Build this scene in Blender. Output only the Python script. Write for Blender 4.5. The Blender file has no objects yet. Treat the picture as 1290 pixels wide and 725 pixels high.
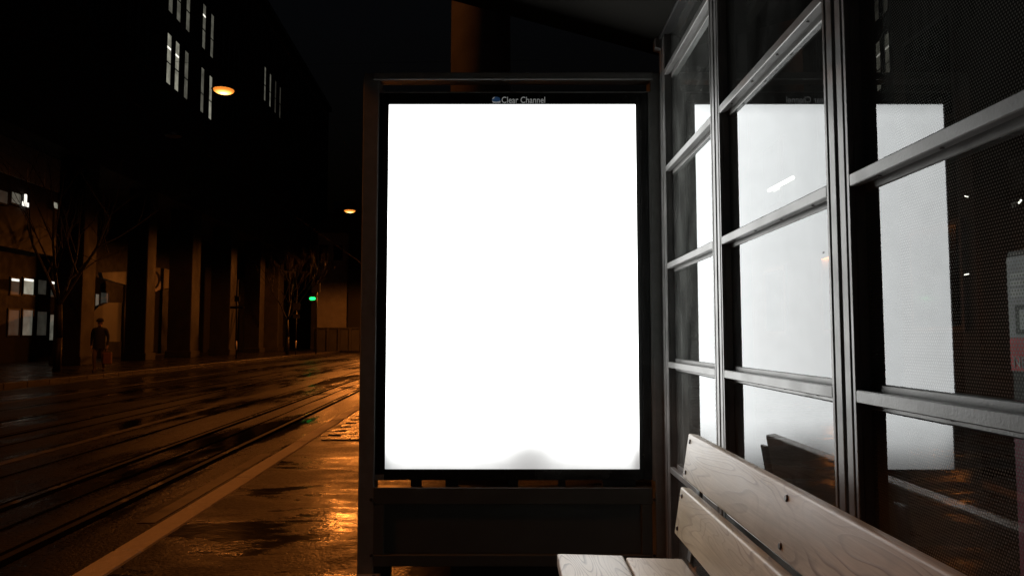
import bpy, bmesh, math, random
from mathutils import Vector, Matrix
random.seed(7)
R = math.radians
scene = bpy.context.scene
COL = scene.collection

# ------------------------------------------------------------------ camera
FPX, CX, CY, CAMH, PITCH = 930.0, 645.0, 362.5, 1.09, R(3.9)
cam = bpy.data.cameras.new('camera')
cam.sensor_width = 36.0
cam.lens = FPX / 1290.0 * 36.0
cam.clip_start, cam.clip_end = 0.02, 2000
camo = bpy.data.objects.new('camera', cam)
COL.objects.link(camo)
camo.location = (0, 0, CAMH)
camo.rotation_euler = (R(90) + PITCH, 0, R(0.1))
scene.camera = camo

# ------------------------------------------------------------------ night sky, exposure
world = bpy.data.worlds.new('World')
scene.world = world
world.use_nodes = True
wn = world.node_tree
sky = wn.nodes.new('ShaderNodeTexSky')
sky.sky_type = 'NISHITA'
sky.sun_disc = False
sky.sun_elevation = R(-4)
sky.sun_rotation = R(200)
sky.dust_density = 4
wn.links.new(sky.outputs[0], wn.nodes['Background'].inputs[0])
wn.nodes['Background'].inputs[1].default_value = 0.12
vs = scene.view_settings
vs.view_transform = 'Standard'
vs.look = 'None'
vs.exposure = 0.0
vs.gamma = 1.0
vs.use_curve_mapping = False
scene.cycles.use_denoising = True
scene.cycles.sample_clamp_indirect = 6
scene.cycles.transparent_max_bounces = 10
scene.cycles.max_bounces = 6


# ------------------------------------------------------------------ pixel helpers
def ray(px, py):
    x, y = (px - CX) / FPX, -(py - CY) / FPX
    c, s = math.cos(PITCH), math.sin(PITCH)
    return Vector((x, c - y * s, s + y * c))


def on_z(px, py, z=0.0):
    d = ray(px, py)
    return Vector((0, 0, CAMH)) + d * ((z - CAMH) / d.z)


def on_y(px, py, y):
    d = ray(px, py)
    return Vector((0, 0, CAMH)) + d * (y / d.y)


def on_x(px, py, x):
    d = ray(px, py)
    return Vector((0, 0, CAMH)) + d * (x / d.x)


TH = R(3.5)                                  # the street runs 3.5 degrees left of the shelter axis
SD = Vector((-math.sin(TH), math.cos(TH), 0))
SL = Vector((-math.cos(TH), -math.sin(TH), 0))
ROT = Matrix.Rotation(TH, 3, 'Z')


def S(s, t, z=0.0):
    return SD * s + SL * t + Vector((0, 0, z))


def on_t(px, py, t):                          # ray meets the vertical plane t metres left of the camera
    d = ray(px, py)
    p = d * (t / d.dot(SL))
    return p.dot(SD), CAMH + p.z               # s, z


# ------------------------------------------------------------------ mesh helpers
class MB:
    def __init__(self):
        self.bm = bmesh.new()

    def box(self, c, size, rot=None, bevel=0.0, seg=1):
        g = bmesh.ops.create_cube(self.bm, size=1.0)
        vs_ = g['verts']
        for v in vs_:
            v.co = Vector((v.co.x * size[0], v.co.y * size[1], v.co.z * size[2]))
        if bevel:
            es = list({e for v in vs_ for e in v.link_edges})
            r = bmesh.ops.bevel(self.bm, geom=es, offset=bevel, segments=seg, profile=0.6, affect='EDGES')
            vs_ = list({v for f in r['faces'] for v in f.verts} | {v for v in vs_ if v.is_valid})
        for v in vs_:
            v.co = (rot @ v.co if rot is not None else v.co) + Vector(c)
        return self

    def cube(self, lo, hi, bevel=0.0):
        lo, hi = Vector(lo), Vector(hi)
        return self.box((lo + hi) / 2, hi - lo, None, bevel)

    def sbox(self, s0, s1, t0, t1, z0, z1, bevel=0.0):   # box in the street's frame
        return self.box(S((s0 + s1) / 2, (t0 + t1) / 2, (z0 + z1) / 2), (abs(t1 - t0), abs(s1 - s0), z1 - z0), ROT, bevel)

    def cyl(self, a, b, r0, r1=None, n=12, cap=True):
        a, b = Vector(a), Vector(b)
        r1 = r0 if r1 is None else r1
        d = (b - a).normalized()
        u = d.orthogonal().normalized()
        w = d.cross(u)
        ra = [self.bm.verts.new(a + (u * math.cos(k * 2 * math.pi / n) + w * math.sin(k * 2 * math.pi / n)) * r0) for k in range(n)]
        rb = [self.bm.verts.new(b + (u * math.cos(k * 2 * math.pi / n) + w * math.sin(k * 2 * math.pi / n)) * r1) for k in range(n)]
        for k in range(n):
            self.bm.faces.new((ra[k], ra[(k + 1) % n], rb[(k + 1) % n], rb[k])).smooth = n > 6
        if cap:
            self.bm.faces.new(ra[::-1])
            self.bm.faces.new(rb)
        return self

    def lathe(self, prof, c=(0, 0, 0), n=24, sx=1.0, sy=1.0):
        c = Vector(c)
        rings = []
        for r, z in prof:
            rings.append([self.bm.verts.new(c + Vector((r * sx * math.cos(k * 2 * math.pi / n), r * sy * math.sin(k * 2 * math.pi / n), z))) for k in range(n)])
        for a, b in zip(rings, rings[1:]):
            for k in range(n):
                self.bm.faces.new((a[k], a[(k + 1) % n], b[(k + 1) % n], b[k])).smooth = True
        return self

    def quad(self, pts):
        self.bm.faces.new([self.bm.verts.new(Vector(p)) for p in pts])
        return self

    def prism(self, pts, off):                 # closed outline extruded by off
        off = Vector(off)
        a = [self.bm.verts.new(Vector(p)) for p in pts]
        b = [self.bm.verts.new(Vector(p) + off) for p in pts]
        n = len(pts)
        self.bm.faces.new(a)
        self.bm.faces.new(b[::-1])
        for k in range(n):
            self.bm.faces.new((a[k], b[k], b[(k + 1) % n], a[(k + 1) % n]))
        return self

    def build(self, name, mat, parent=None, label=None):
        bmesh.ops.recalc_face_normals(self.bm, faces=self.bm.faces[:])
        if parent is not None:
            off = wloc(parent)
            for v in self.bm.verts:
                v.co -= off
        me = bpy.data.meshes.new(name)
        self.bm.to_mesh(me)
        self.bm.free()
        o = bpy.data.objects.new(name, me)
        COL.objects.link(o)
        if mat:
            me.materials.append(mat)
        if parent is not None:
            o.parent = parent
        if label:
            o['label'] = label
        return o


def wloc(o):
    v = Vector((0, 0, 0))
    while o is not None:
        v += o.location
        o = o.parent
    return v


def tag(o, label=None, cat=None, group=None, kind=None):
    if label:
        o['label'] = label
    if cat:
        o['category'] = cat
    if group:
        o['group'] = group
    if kind:
        o['kind'] = kind
    return o


def empty(name, loc, label, cat, group=None):
    o = bpy.data.objects.new(name, None)
    COL.objects.link(o)
    o.location = loc
    o.empty_display_size = 0.1
    return tag(o, label, cat, group)


def link_mesh(name, me, loc, parent, rz=0.0):
    o = bpy.data.objects.new(name, me)
    COL.objects.link(o)
    o.parent = parent
    o.location = Vector(loc) - wloc(parent)
    o.rotation_euler = (0, 0, rz)
    return o


def recentre(o):                               # move a mesh's origin to its centre
    me = o.data
    c = sum((v.co for v in me.vertices), Vector()) / len(me.vertices)
    me.transform(Matrix.Translation(-c))
    o.location = o.location + c
    return o


# ------------------------------------------------------------------ materials
def newmat(name):
    m = bpy.data.materials.new(name)
    m.use_nodes = True
    nt = m.node_tree
    return m, nt, nt.nodes['Principled BSDF'], nt.nodes['Material Output']


def N(nt, typ, **kw):
    n = nt.nodes.new(typ)
    for k, v in kw.items():
        if k.startswith('i_'):
            key = k[2:]
            n.inputs[int(key) if key.isdigit() else key].default_value = v
        else:
            setattr(n, k, v)
    return n


def math_n(nt, op, a, b=None, clamp=False):
    n = nt.nodes.new('ShaderNodeMath')
    n.operation = op
    n.use_clamp = clamp
    for i, v in enumerate((a, b)):
        if v is None:
            continue
        if isinstance(v, (int, float)):
            n.inputs[i].default_value = v
        else:
            nt.links.new(v, n.inputs[i])
    return n.outputs[0]


def ramp(nt, fac, stops):
    r = nt.nodes.new('ShaderNodeValToRGB')
    e = r.color_ramp.elements
    while len(e) > 1:
        e.remove(e[-1])
    e[0].position, e[0].color = stops[0][0], col4(stops[0][1])
    for p, c in stops[1:]:
        x = e.new(p)
        x.color = col4(c)
    nt.links.new(fac, r.inputs[0])
    return r.outputs[0]


def col4(c):
    if isinstance(c, (int, float)):
        return (c, c, c, 1)
    return (c[0], c[1], c[2], 1)


def noise(nt, scale, detail=4, rough=0.55, vec=None, stretch=None, dist=0.0):
    tc = nt.nodes.new('ShaderNodeTexCoord')
    v = vec or tc.outputs['Object']
    if stretch:
        mp = nt.nodes.new('ShaderNodeMapping')
        mp.inputs['Scale'].default_value = stretch
        nt.links.new(v, mp.inputs[0])
        v = mp.outputs[0]
    n = nt.nodes.new('ShaderNodeTexNoise')
    n.inputs['Scale'].default_value = scale
    n.inputs['Detail'].default_value = detail
    n.inputs['Roughness'].default_value = rough
    n.inputs['Distortion'].default_value = dist
    nt.links.new(v, n.inputs['Vector'])
    return n.outputs[0]


def bump(nt, b, h, strength, dist):
    n = nt.nodes.new('ShaderNodeBump')
    n.inputs['Strength'].default_value = strength
    n.inputs['Distance'].default_value = dist
    nt.links.new(h, n.inputs['Height'])
    nt.links.new(n.outputs[0], b.inputs['Normal'])


def plain(name, c0, c1, scale=6, rough=(0.5, 0.7), metal=0.0, bmp=0.0, bscale=60, stretch=None):
    m, nt, b, out = newmat(name)
    f = noise(nt, scale, 5, 0.6, stretch=stretch)
    nt.links.new(ramp(nt, f, [(0.3, c0), (0.7, c1)]), b.inputs['Base Color'])
    nt.links.new(ramp(nt, f, [(0.3, rough[0]), (0.7, rough[1])]), b.inputs['Roughness'])
    b.inputs['Metallic'].default_value = metal
    if bmp:
        bump(nt, b, noise(nt, bscale, 3), bmp, 0.002)
    return m


def emit(name, col, strength, var=None):
    m, nt, b, out = newmat(name)
    b.inputs['Base Color'].default_value = col4([x * 0.3 for x in col])
    b.inputs['Emission Color'].default_value = col4(col)
    b.inputs['Emission Strength'].default_value = strength
    if var:
        f = noise(nt, var, 2)
        nt.links.new(ramp(nt, f, [(0.3, strength * 0.45), (0.7, strength)]), b.inputs['Emission Strength'])
    return m


M = {}


def wet(name, c0, c1, r_lo, r_hi, pscale, bstr, stretch, bscale=42, sh=0.0):
    m, nt, b, out = newmat(name)
    grain = noise(nt, 42, 2, 0.7)
    big = noise(nt, pscale, 5, 0.6, stretch=stretch, dist=0.4)
    mid = noise(nt, pscale * 5, 4, 0.6, stretch=stretch)
    comb = math_n(nt, 'ADD', math_n(nt, 'MULTIPLY', big, 0.75), math_n(nt, 'MULTIPLY', mid, 0.25))
    mixc = math_n(nt, 'ADD', math_n(nt, 'MULTIPLY', grain, 0.5), math_n(nt, 'MULTIPLY', mid, 0.5))
    nt.links.new(ramp(nt, mixc, [(0.35, c0), (0.65, c1)]), b.inputs['Base Color'])
    rg = ramp(nt, comb, [(0.41 + sh, r_lo), (0.46 + sh, (r_lo + r_hi) / 2), (0.55 + sh, r_hi)])
    gr = math_n(nt, 'MULTIPLY', math_n(nt, 'SUBTRACT', grain, 0.5), ramp(nt, comb, [(0.41 + sh, 0.0), (0.5 + sh, 0.7)]))
    nt.links.new(math_n(nt, 'ADD', rg, gr, clamp=True), b.inputs['Roughness'])
    bs = ramp(nt, comb, [(0.40 + sh, 0.12), (0.55 + sh, 1.0)])
    h = math_n(nt, 'ADD', math_n(nt, 'MULTIPLY', math_n(nt, 'MULTIPLY', noise(nt, bscale, 2, 0.7), bs), 1.1),
               math_n(nt, 'MULTIPLY', noise(nt, 7, 3, 0.5), 0.6))
    bump(nt, b, h, bstr, 0.012)
    b.inputs['IOR'].default_value = 1.45
    return m


M['asphalt'] = wet('wet_asphalt', (0.005, 0.0046, 0.0043), (0.018, 0.0165, 0.015), 0.10, 0.46, 0.75, 0.55, (1.0, 0.16, 1.0), sh=0.02)
M['pavement'] = wet('wet_pavement', (0.006, 0.0055, 0.005), (0.022, 0.02, 0.018), 0.17, 0.50, 1.1, 0.45, (0.8, 1.5, 1.0), sh=0.03)
M['earth'] = wet('dark_ground', (0.015, 0.013, 0.011), (0.04, 0.036, 0.03), 0.3, 0.6, 0.4, 0.4, (1, 1, 1))
M['kerb'] = wet('pale_kerb', (0.56, 0.53, 0.46), (0.74, 0.70, 0.62), 0.35, 0.6, 2.0, 0.25, (1, 1, 1), 200)
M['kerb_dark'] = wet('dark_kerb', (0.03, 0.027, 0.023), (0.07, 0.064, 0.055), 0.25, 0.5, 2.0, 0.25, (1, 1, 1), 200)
M['paver'] = wet('paver', (0.025, 0.022, 0.02), (0.07, 0.062, 0.054), 0.15, 0.4, 1.6, 0.3, (1, 1, 1))
M['paint'] = plain('worn_road_paint', (0.03, 0.027, 0.024), (0.22, 0.205, 0.175), 6, (0.3, 0.5), bmp=0.4)
m, nt, b, out = newmat('glint_rail')
f = noise(nt, 1.1, 3, 0.6)
nt.links.new(ramp(nt, f, [(0.54, (0.006, 0.0055, 0.005)), (0.60, (0.42, 0.41, 0.39))]), b.inputs['Base Color'])  # scattered glints are put into the colour of the dark rail
nt.links.new(ramp(nt, f, [(0.54, 0.6), (0.60, 0.25)]), b.inputs['Roughness'])
nt.links.new(ramp(nt, f, [(0.54, 0.0), (0.60, 1.0)]), b.inputs['Metallic'])
M['rail'] = m
M['groove'] = plain('rail_groove', (0.003, 0.003, 0.003), (0.008, 0.007, 0.006), 8, (0.8, 0.95))
M['groove'].node_tree.nodes['Principled BSDF'].inputs['Specular IOR Level'].default_value = 0.0
M['frame'] = plain('anthracite_paint', (0.19, 0.195, 0.19), (0.25, 0.255, 0.245), 14, (0.32, 0.5), 0.0, 0.15, 240)
M['profile'] = plain('grey_aluminium', (0.15, 0.147, 0.14), (0.225, 0.22, 0.21), 9, (0.3, 0.48), 0.35, 0.2, 180, (1, 1, 1))
M['bezel'] = plain('black_bezel', (0.010, 0.010, 0.010), (0.016, 0.016, 0.015), 5, (0.12, 0.22))
M['lower'] = plain('black_sheet', (0.075, 0.082, 0.075), (0.10, 0.108, 0.10), 4, (0.35, 0.5))
M['roof'] = plain('roof_sheet', (0.010, 0.0095, 0.008), (0.016, 0.015, 0.013), 3, (0.85, 0.95))
M['roof'].node_tree.nodes['Principled BSDF'].inputs['Specular IOR Level'].default_value = 0.08
M['steel'] = plain('galvanised_steel', (0.16, 0.16, 0.155), (0.26, 0.26, 0.25), 20, (0.35, 0.5), 0.8)
M['bolt'] = plain('bolt_steel', (0.05, 0.045, 0.04), (0.12, 0.11, 0.10), 60, (0.3, 0.5), 0.9)
M['concrete'] = plain('concrete', (0.10, 0.097, 0.09), (0.17, 0.16, 0.15), 5, (0.7, 0.85), 0, 0.4, 40)
M['facade'] = plain('dark_facade', (0.016, 0.016, 0.015), (0.030, 0.029, 0.027), 0.8, (0.5, 0.7))
M['stone'] = plain('brown_stone', (0.013, 0.0125, 0.0115), (0.028, 0.026, 0.023), 1.5, (0.6, 0.8))
M['pale'] = plain('pale_render', (0.26, 0.25, 0.22), (0.36, 0.34, 0.30), 1.2, (0.7, 0.85))
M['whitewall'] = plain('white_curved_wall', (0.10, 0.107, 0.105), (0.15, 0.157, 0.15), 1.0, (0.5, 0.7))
M['dark'] = plain('dark_metal', (0.015, 0.015, 0.015), (0.03, 0.03, 0.028), 5, (0.4, 0.6))
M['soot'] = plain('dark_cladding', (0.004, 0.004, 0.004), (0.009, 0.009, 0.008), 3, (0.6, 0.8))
M['tile'] = plain('dark_roof', (0.03, 0.022, 0.02), (0.05, 0.04, 0.035), 5, (0.6, 0.8))
M['bark'] = plain('wet_bark', (0.004, 0.0035, 0.003), (0.012, 0.010, 0.008), 12, (0.5, 0.8), 0, 0.6, 30)
M['fascia'] = plain('brushed_metal', (0.36, 0.34, 0.30), (0.50, 0.48, 0.43), 2, (0.30, 0.45), 0.5, 0.5, 14, (0.2, 0.2, 8))
M['darkglass'] = plain('unlit_glass', (0.008, 0.009, 0.010), (0.014, 0.015, 0.016), 2, (0.05, 0.12))
M['lit'] = emit('lit_room', (0.80, 0.78, 0.62), 0.36, 2.2)
M['lit_warm'] = emit('lit_room_warm', (1.0, 0.86, 0.50), 0.65, 1.0)
M['lit_dim'] = emit('lit_room_dim', (0.72, 0.70, 0.56), 0.15, 2.4)
M['lit_faint'] = emit('lit_room_faint', (0.7, 0.66, 0.52), 0.04, 2.4)
M['tube'] = emit('tube_lamp', (1.0, 0.97, 0.86), 1.3)
M['tube_far'] = emit('small_lamp', (1.0, 0.95, 0.82), 3.0)
m, nt, b, out = newmat('sodium_bowl')
tc = N(nt, 'ShaderNodeTexCoord')
sp = N(nt, 'ShaderNodeSeparateXYZ')
nt.links.new(tc.outputs['Object'], sp.inputs[0])
rad = math_n(nt, 'SQRT', math_n(nt, 'ADD', math_n(nt, 'MULTIPLY', sp.outputs[0], sp.outputs[0]), math_n(nt, 'MULTIPLY', sp.outputs[1], sp.outputs[1])))
nt.links.new(ramp(nt, rad, [(0.05, (1.0, 0.62, 0.24)), (0.17, (1.0, 0.46, 0.11)), (0.28, (1.0, 0.28, 0.03))]), b.inputs['Emission Color'])
nt.links.new(ramp(nt, rad, [(0.05, 1.0), (0.17, 0.5), (0.28, 0.16)]), b.inputs['Emission Strength'])
es = math_n(nt, 'MULTIPLY', b.inputs['Emission Strength'].links[0].from_socket, 6.0)
nt.links.new(es, b.inputs['Emission Strength'])
M['sodium'] = m
M['green'] = emit('green_signal', (0.01, 1.0, 0.14), 3.5)
M['plate'] = plain('maker_plate', (0.25, 0.25, 0.23), (0.4, 0.4, 0.37), 120, (0.3, 0.5), 0.5)
M['letter'] = emit('backlit_lettering', (0.95, 0.97, 0.95), 0.16)
M['logoblue'] = emit('backlit_blue', (0.12, 0.32, 0.75), 0.06)
M['jacket'] = plain('dark_jacket', (0.012, 0.014, 0.014), (0.025, 0.028, 0.027), 9, (0.7, 0.9))
M['trousers'] = plain('tan_trousers', (0.10, 0.07, 0.045), (0.16, 0.11, 0.07), 9, (0.7, 0.9))
M['skin'] = plain('skin', (0.36, 0.22, 0.16), (0.44, 0.28, 0.2), 9, (0.5, 0.6))
M['shoe'] = plain('shoes', (0.02, 0.018, 0.016), (0.03, 0.026, 0.022), 9, (0.4, 0.6))
M['bag'] = plain('orange_bag', (0.22, 0.105, 0.055), (0.30, 0.15, 0.08), 9, (0.4, 0.6))
M['red'] = plain('red_print', (0.72, 0.03, 0.05), (0.80, 0.05, 0.07), 9, (0.3, 0.5))
M['greyprint'] = plain('grey_print', (0.40, 0.37, 0.40), (0.58, 0.54, 0.57), 14, (0.3, 0.5))
M['whiteprint'] = plain('white_print', (0.62, 0.58, 0.58), (0.75, 0.7, 0.7), 14, (0.3, 0.5))
M['pinksheet'] = plain('pink_sheet', (0.30, 0.07, 0.12), (0.42, 0.10, 0.16), 14, (0.3, 0.5))


def glass_mat(name, dots, dust):
    m, nt, b, out = newmat(name)
    nt.nodes.remove(b)
    lw = N(nt, 'ShaderNodeLayerWeight', i_Blend=0.5)
    f = math_n(nt, 'POWER', lw.outputs['Facing'], 4.0)
    f = math_n(nt, 'ADD', math_n(nt, 'MULTIPLY', f, 0.58), 0.09)
    tcx = N(nt, 'ShaderNodeTexCoord')
    spx = N(nt, 'ShaderNodeSeparateXYZ')
    nt.links.new(tcx.outputs['Object'], spx.inputs[0])
    f = math_n(nt, 'MULTIPLY', f, math_n(nt, 'MULTIPLY', math_n(nt, 'LESS_THAN', spx.outputs[0], 0.0), 1.0), clamp=True)
    tr = N(nt, 'ShaderNodeBsdfTransparent')
    tr.inputs[0].default_value = (0.86, 0.89, 0.88, 1)
    gl = N(nt, 'ShaderNodeBsdfGlossy')
    gl.inputs['Roughness'].default_value = 0.0
    gl.inputs['Color'].default_value = (0.97, 0.99, 1.0, 1)
    df = N(nt, 'ShaderNodeBsdfDiffuse')
    df.inputs[0].default_value = (0.5, 0.5, 0.47, 1)
    dirt = ramp(nt, noise(nt, 5, 6, 0.7, stretch=(1, 1.6, 0.7), dist=0.6), [(0.42, dust * 0.25), (0.72, dust)])
    drops = ramp(nt, noise(nt, 70, 2, 0.5), [(0.66, 0.0), (0.74, dust * 2.0)])
    dirt = math_n(nt, 'ADD', dirt, drops)
    if dots:
        tc = N(nt, 'ShaderNodeTexCoord')
        sp = N(nt, 'ShaderNodeSeparateXYZ')
        nt.links.new(tc.outputs['Object'], sp.inputs[0])
        p = 0.0062
        v = math_n(nt, 'DIVIDE', sp.outputs[2], p * 0.866)
        row = math_n(nt, 'FLOOR', v)
        odd = math_n(nt, 'MULTIPLY', math_n(nt, 'PINGPONG', row, 1.0), 0.5)
        u = math_n(nt, 'ADD', math_n(nt, 'DIVIDE', sp.outputs[1], p), odd)
        du = math_n(nt, 'SUBTRACT', math_n(nt, 'FRACT', u), 0.5)
        dv = math_n(nt, 'MULTIPLY', math_n(nt, 'SUBTRACT', math_n(nt, 'FRACT', v), 0.5), 0.866)
        rr = math_n(nt, 'SQRT', math_n(nt, 'ADD', math_n(nt, 'MULTIPLY', du, du), math_n(nt, 'MULTIPLY', dv, dv)))
        dot = math_n(nt, 'MULTIPLY', math_n(nt, 'LESS_THAN', rr, 0.27), math_n(nt, 'GREATER_THAN', sp.outputs[0], 0.0))
        dirt = math_n(nt, 'ADD', dirt, math_n(nt, 'MULTIPLY', dot, 0.5), clamp=True)
    mx2 = N(nt, 'ShaderNodeMixShader')
    nt.links.new(dirt, mx2.inputs[0])
    nt.links.new(tr.outputs[0], mx2.inputs[1])
    nt.links.new(df.outputs[0], mx2.inputs[2])
    mx = N(nt, 'ShaderNodeMixShader')
    nt.links.new(f, mx.inputs[0])
    nt.links.new(mx2.outputs[0], mx.inputs[1])
    nt.links.new(gl.outputs[0], mx.inputs[2])
    nt.links.new(mx.outputs[0], out.inputs[0])
    return m


M['glass'] = glass_mat('pane_glass', False, 0.06)
M['glass_dusty'] = glass_mat('dusty_pane_glass', False, 0.16)
M['glass_dots'] = glass_mat('dotted_pane_glass', True, 0.045)


def wood_mat(name, seed, c_lo, c_hi, line, ring=0.5):
    m, nt, b, out = newmat(name)
    tc = N(nt, 'ShaderNodeTexCoord')
    mp = N(nt, 'ShaderNodeMapping')
    mp.inputs['Location'].default_value = (seed * 1.7, seed * 3.1, seed * 0.9)
    mp.inputs['Scale'].default_value = (7.0, 1.25, 7.0)
    nt.links.new(tc.outputs['Object'], mp.inputs[0])
    n1 = noise(nt, 1.0, 2, 0.45, vec=mp.outputs[0], dist=0.5)
    rings = math_n(nt, 'FRACT', math_n(nt, 'MULTIPLY', n1, 24.0))
    late = ramp(nt, rings, [(0.0, 0.0), (0.66, 0.05), (0.90, 1.0), (0.95, 0.8), (1.0, 0.0)])
    vis = ramp(nt, noise(nt, 2.2, 2, 0.5, stretch=(2.5, 0.8, 2.5)), [(0.40, 0.12), (0.60, 1.0)])
    late = math_n(nt, 'MULTIPLY', late, vis)
    fib = noise(nt, 1.0, 4, 0.7, stretch=(150, 5, 150))
    blot = noise(nt, 3.0, 4, 0.6, stretch=(1.6, 0.7, 1.6))
    base = ramp(nt, math_n(nt, 'ADD', math_n(nt, 'MULTIPLY', fib, 0.4), math_n(nt, 'MULTIPLY', blot, 0.6)),
                [(0.34, c_lo), (0.66, c_hi)])
    stain = ramp(nt, noise(nt, 1.0, 5, 0.65, stretch=(16, 5, 16), dist=0.8), [(0.60, 0.0), (0.74, 0.45)])
    mx = N(nt, 'ShaderNodeMix', data_type='RGBA')
    nt.links.new(math_n(nt, 'MULTIPLY', late, ring), mx.inputs[0])
    nt.links.new(base, mx.inputs[6])
    mx.inputs[7].default_value = col4(line)
    mxs = N(nt, 'ShaderNodeMix', data_type='RGBA')
    nt.links.new(stain, mxs.inputs[0])
    nt.links.new(mx.outputs[2], mxs.inputs[6])
    mxs.inputs[7].default_value = (0.15, 0.115, 0.08, 1)
    nt.links.new(mxs.outputs[2], b.inputs['Base Color'])
    nt.links.new(ramp(nt, blot, [(0.3, 0.34), (0.7, 0.55)]), b.inputs['Roughness'])
    h = math_n(nt, 'ADD', math_n(nt, 'MULTIPLY', late, 0.5), math_n(nt, 'MULTIPLY', fib, 0.5))
    bump(nt, b, h, 0.35, 0.0012)
    return m


WOOD = [wood_mat('weathered_wood_%s' % k, i + 1, lo, hi, ln, (0.75, 0.6, 0.9, 0.6)[i]) for i, (k, lo, hi, ln) in enumerate((
    ('grey', (0.32, 0.29, 0.215), (0.62, 0.58, 0.465), (0.16, 0.12, 0.085)),
    ('tan', (0.30, 0.25, 0.155), (0.57, 0.49, 0.335), (0.20, 0.13, 0.08)),
    ('silver', (0.42, 0.39, 0.33), (0.64, 0.60, 0.52), (0.14, 0.12, 0.10)),
    ('brown', (0.36, 0.30, 0.22), (0.56, 0.48, 0.375), (0.22, 0.15, 0.10))))]

# ------------------------------------------------------------------ setting: ground, road, kerbs
ROAD_Z = -0.15
KERB_T = 1.745                                   # middle of the near kerb
FAR_T = 11.4
tag(MB().quad([(-400, -300, -0.30), (400, -300, -0.30), (400, 700, -0.30), (-400, 700, -0.30)]).build('ground', M['earth']), kind='structure')


def strip(name, t0, t1, z, mat, s0=-40, s1=160):
    ns, n2 = 40, 1
    mb = MB()
    mb.sbox(s0, s1, t0, t1, z - 0.14, z)
    o = mb.build(name, mat)
    tag(o, kind='structure')
    return o


strip('platform_pavement', -9.0, KERB_T - 0.085, 0.0, M['pavement'])
strip('tram_road', KERB_T - 0.084, FAR_T, ROAD_Z, M['asphalt'])
strip('far_pavement', FAR_T + 0.16, 30.0, -0.02, M['pavement'])


def kerb(name, t0, t1, z, s_from, s_to, mat='kerb'):
    k = bpy.data.objects.new(name, None)
    COL.objects.link(k)
    k.location = S(s_from, (t0 + t1) / 2, ROAD_Z)
    tag(k, kind='structure')
    mb = MB()
    mb.box((0, 0, 0), (t1 - t0, 0.985, z - ROAD_Z + 0.1), None, 0.012)
    me = bpy.data.meshes.new('kerb_stone')
    bmesh.ops.recalc_face_normals(mb.bm, faces=mb.bm.faces[:])
    mb.bm.to_mesh(me)
    me.materials.append(M[mat])
    s = s_from
    while s < s_to:
        link_mesh('kerb_stone', me, S(s + 0.5, (t0 + t1) / 2, (z + ROAD_Z - 0.1) / 2 + random.uniform(-0.003, 0.003)), k, TH + R(random.uniform(-0.15, 0.15)))
        s += 1.0
    return k


kerb('near_kerb', KERB_T - 0.082, KERB_T + 0.082, 0.006, 0, 44)
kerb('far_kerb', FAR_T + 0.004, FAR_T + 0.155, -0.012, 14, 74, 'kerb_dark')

# block paving on the platform beyond the lamp-lit asphalt
pv = bpy.data.objects.new('block_paving', None)
COL.objects.link(pv)
pv.location = S(8.2, 1.2, 0)
tag(pv, kind='structure')
mb = MB()
mb.box((0, 0, 0), (0.292, 0.192, 0.016), None, 0.003)
me_pv = bpy.data.meshes.new('paver')
bmesh.ops.recalc_face_normals(mb.bm, faces=mb.bm.faces[:])
mb.bm.to_mesh(me_pv)
me_pv.materials.append(M['paver'])
for r in range(26):
    for c in range(7):
        p = S(8.2 + 0.2 * r, 1.42 - 0.3 * c - (0.15 if r % 2 else 0), 0.004 + random.uniform(-0.002, 0.002))
        link_mesh('paver', me_pv, p, pv, TH)

# tram rails: head and groove
for t, lab in ((2.62, 'shiny tram rail nearest the platform kerb'), (3.42, 'second tram rail counted from the platform kerb'),
               (5.90, 'near rail of the far tram track'), (6.95, 'far rail of the far tram track')):
    e = empty('tram_rail', S(0, t, ROAD_Z), lab, 'rail', 'tram rails in the road')
    MB().sbox(-30, 120, t - 0.028, t + 0.028, ROAD_Z - 0.05, ROAD_Z + 0.006).build('rail_head', M['rail'], e)
    MB().sbox(-30, 120, t - 0.095, t - 0.029, ROAD_Z - 0.05, ROAD_Z + 0.004).build('groove', M['groove'], e)
    MB().sbox(-30, 120, t + 0.029, t + 0.075, ROAD_Z - 0.05, ROAD_Z + 0.003).build('sealed_joint', M['groove'], e)

# tar seams along the track beds
for t, lab in ((3.02, 'dark tar seam between the rails of the near track'), (4.15, 'dark tar seam beyond the near track'), (5.35, 'dark tar seam before the far track'), (8.0, 'dark tar seam in the far lane')):
    mb = MB()
    n_ = 60
    L_, R_ = [], []
    for k in range(n_ + 1):
        s_ = -5 + k * 1.6
        w_ = random.uniform(0.012, 0.035)
        o_ = random.uniform(-0.02, 0.02)
        L_.append(mb.bm.verts.new(S(s_, t + o_ + w_, ROAD_Z + 0.004)))
        R_.append(mb.bm.verts.new(S(s_, t + o_ - w_, ROAD_Z + 0.004)))
    for k in range(n_):
        mb.bm.faces.new((L_[k], L_[k + 1], R_[k + 1], R_[k]))
    tag(mb.build('tar_seam', M['groove']), kind='structure')

# road paint
for t, w, s0, s1, lab in ((4.62, 0.12, 2, 14, 'worn white line between the two tram tracks'),
                          (2.16, 0.12, 5.2, 8.2, 'short faded paint strip beside the platform kerb'),
                          (8.9, 0.12, 10, 60, 'faded white line along the far lane')):
    tag(MB().sbox(s0, s1, t - w / 2, t + w / 2, ROAD_Z - 0.002, ROAD_Z + 0.004).build('road_marking', M['paint']), lab, 'road marking')

# ------------------------------------------------------------------ the lit advertising panel closing the shelter's end
PY = 3.48


def P(px, py, y=PY):
    return on_y(px, py, y)


base = on_y(645, 720, PY)
panel = empty('advertising_panel', (base.x, PY, 0), 'lit blank advertising light box in a dark frame closing the shelter end', 'billboard')


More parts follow.
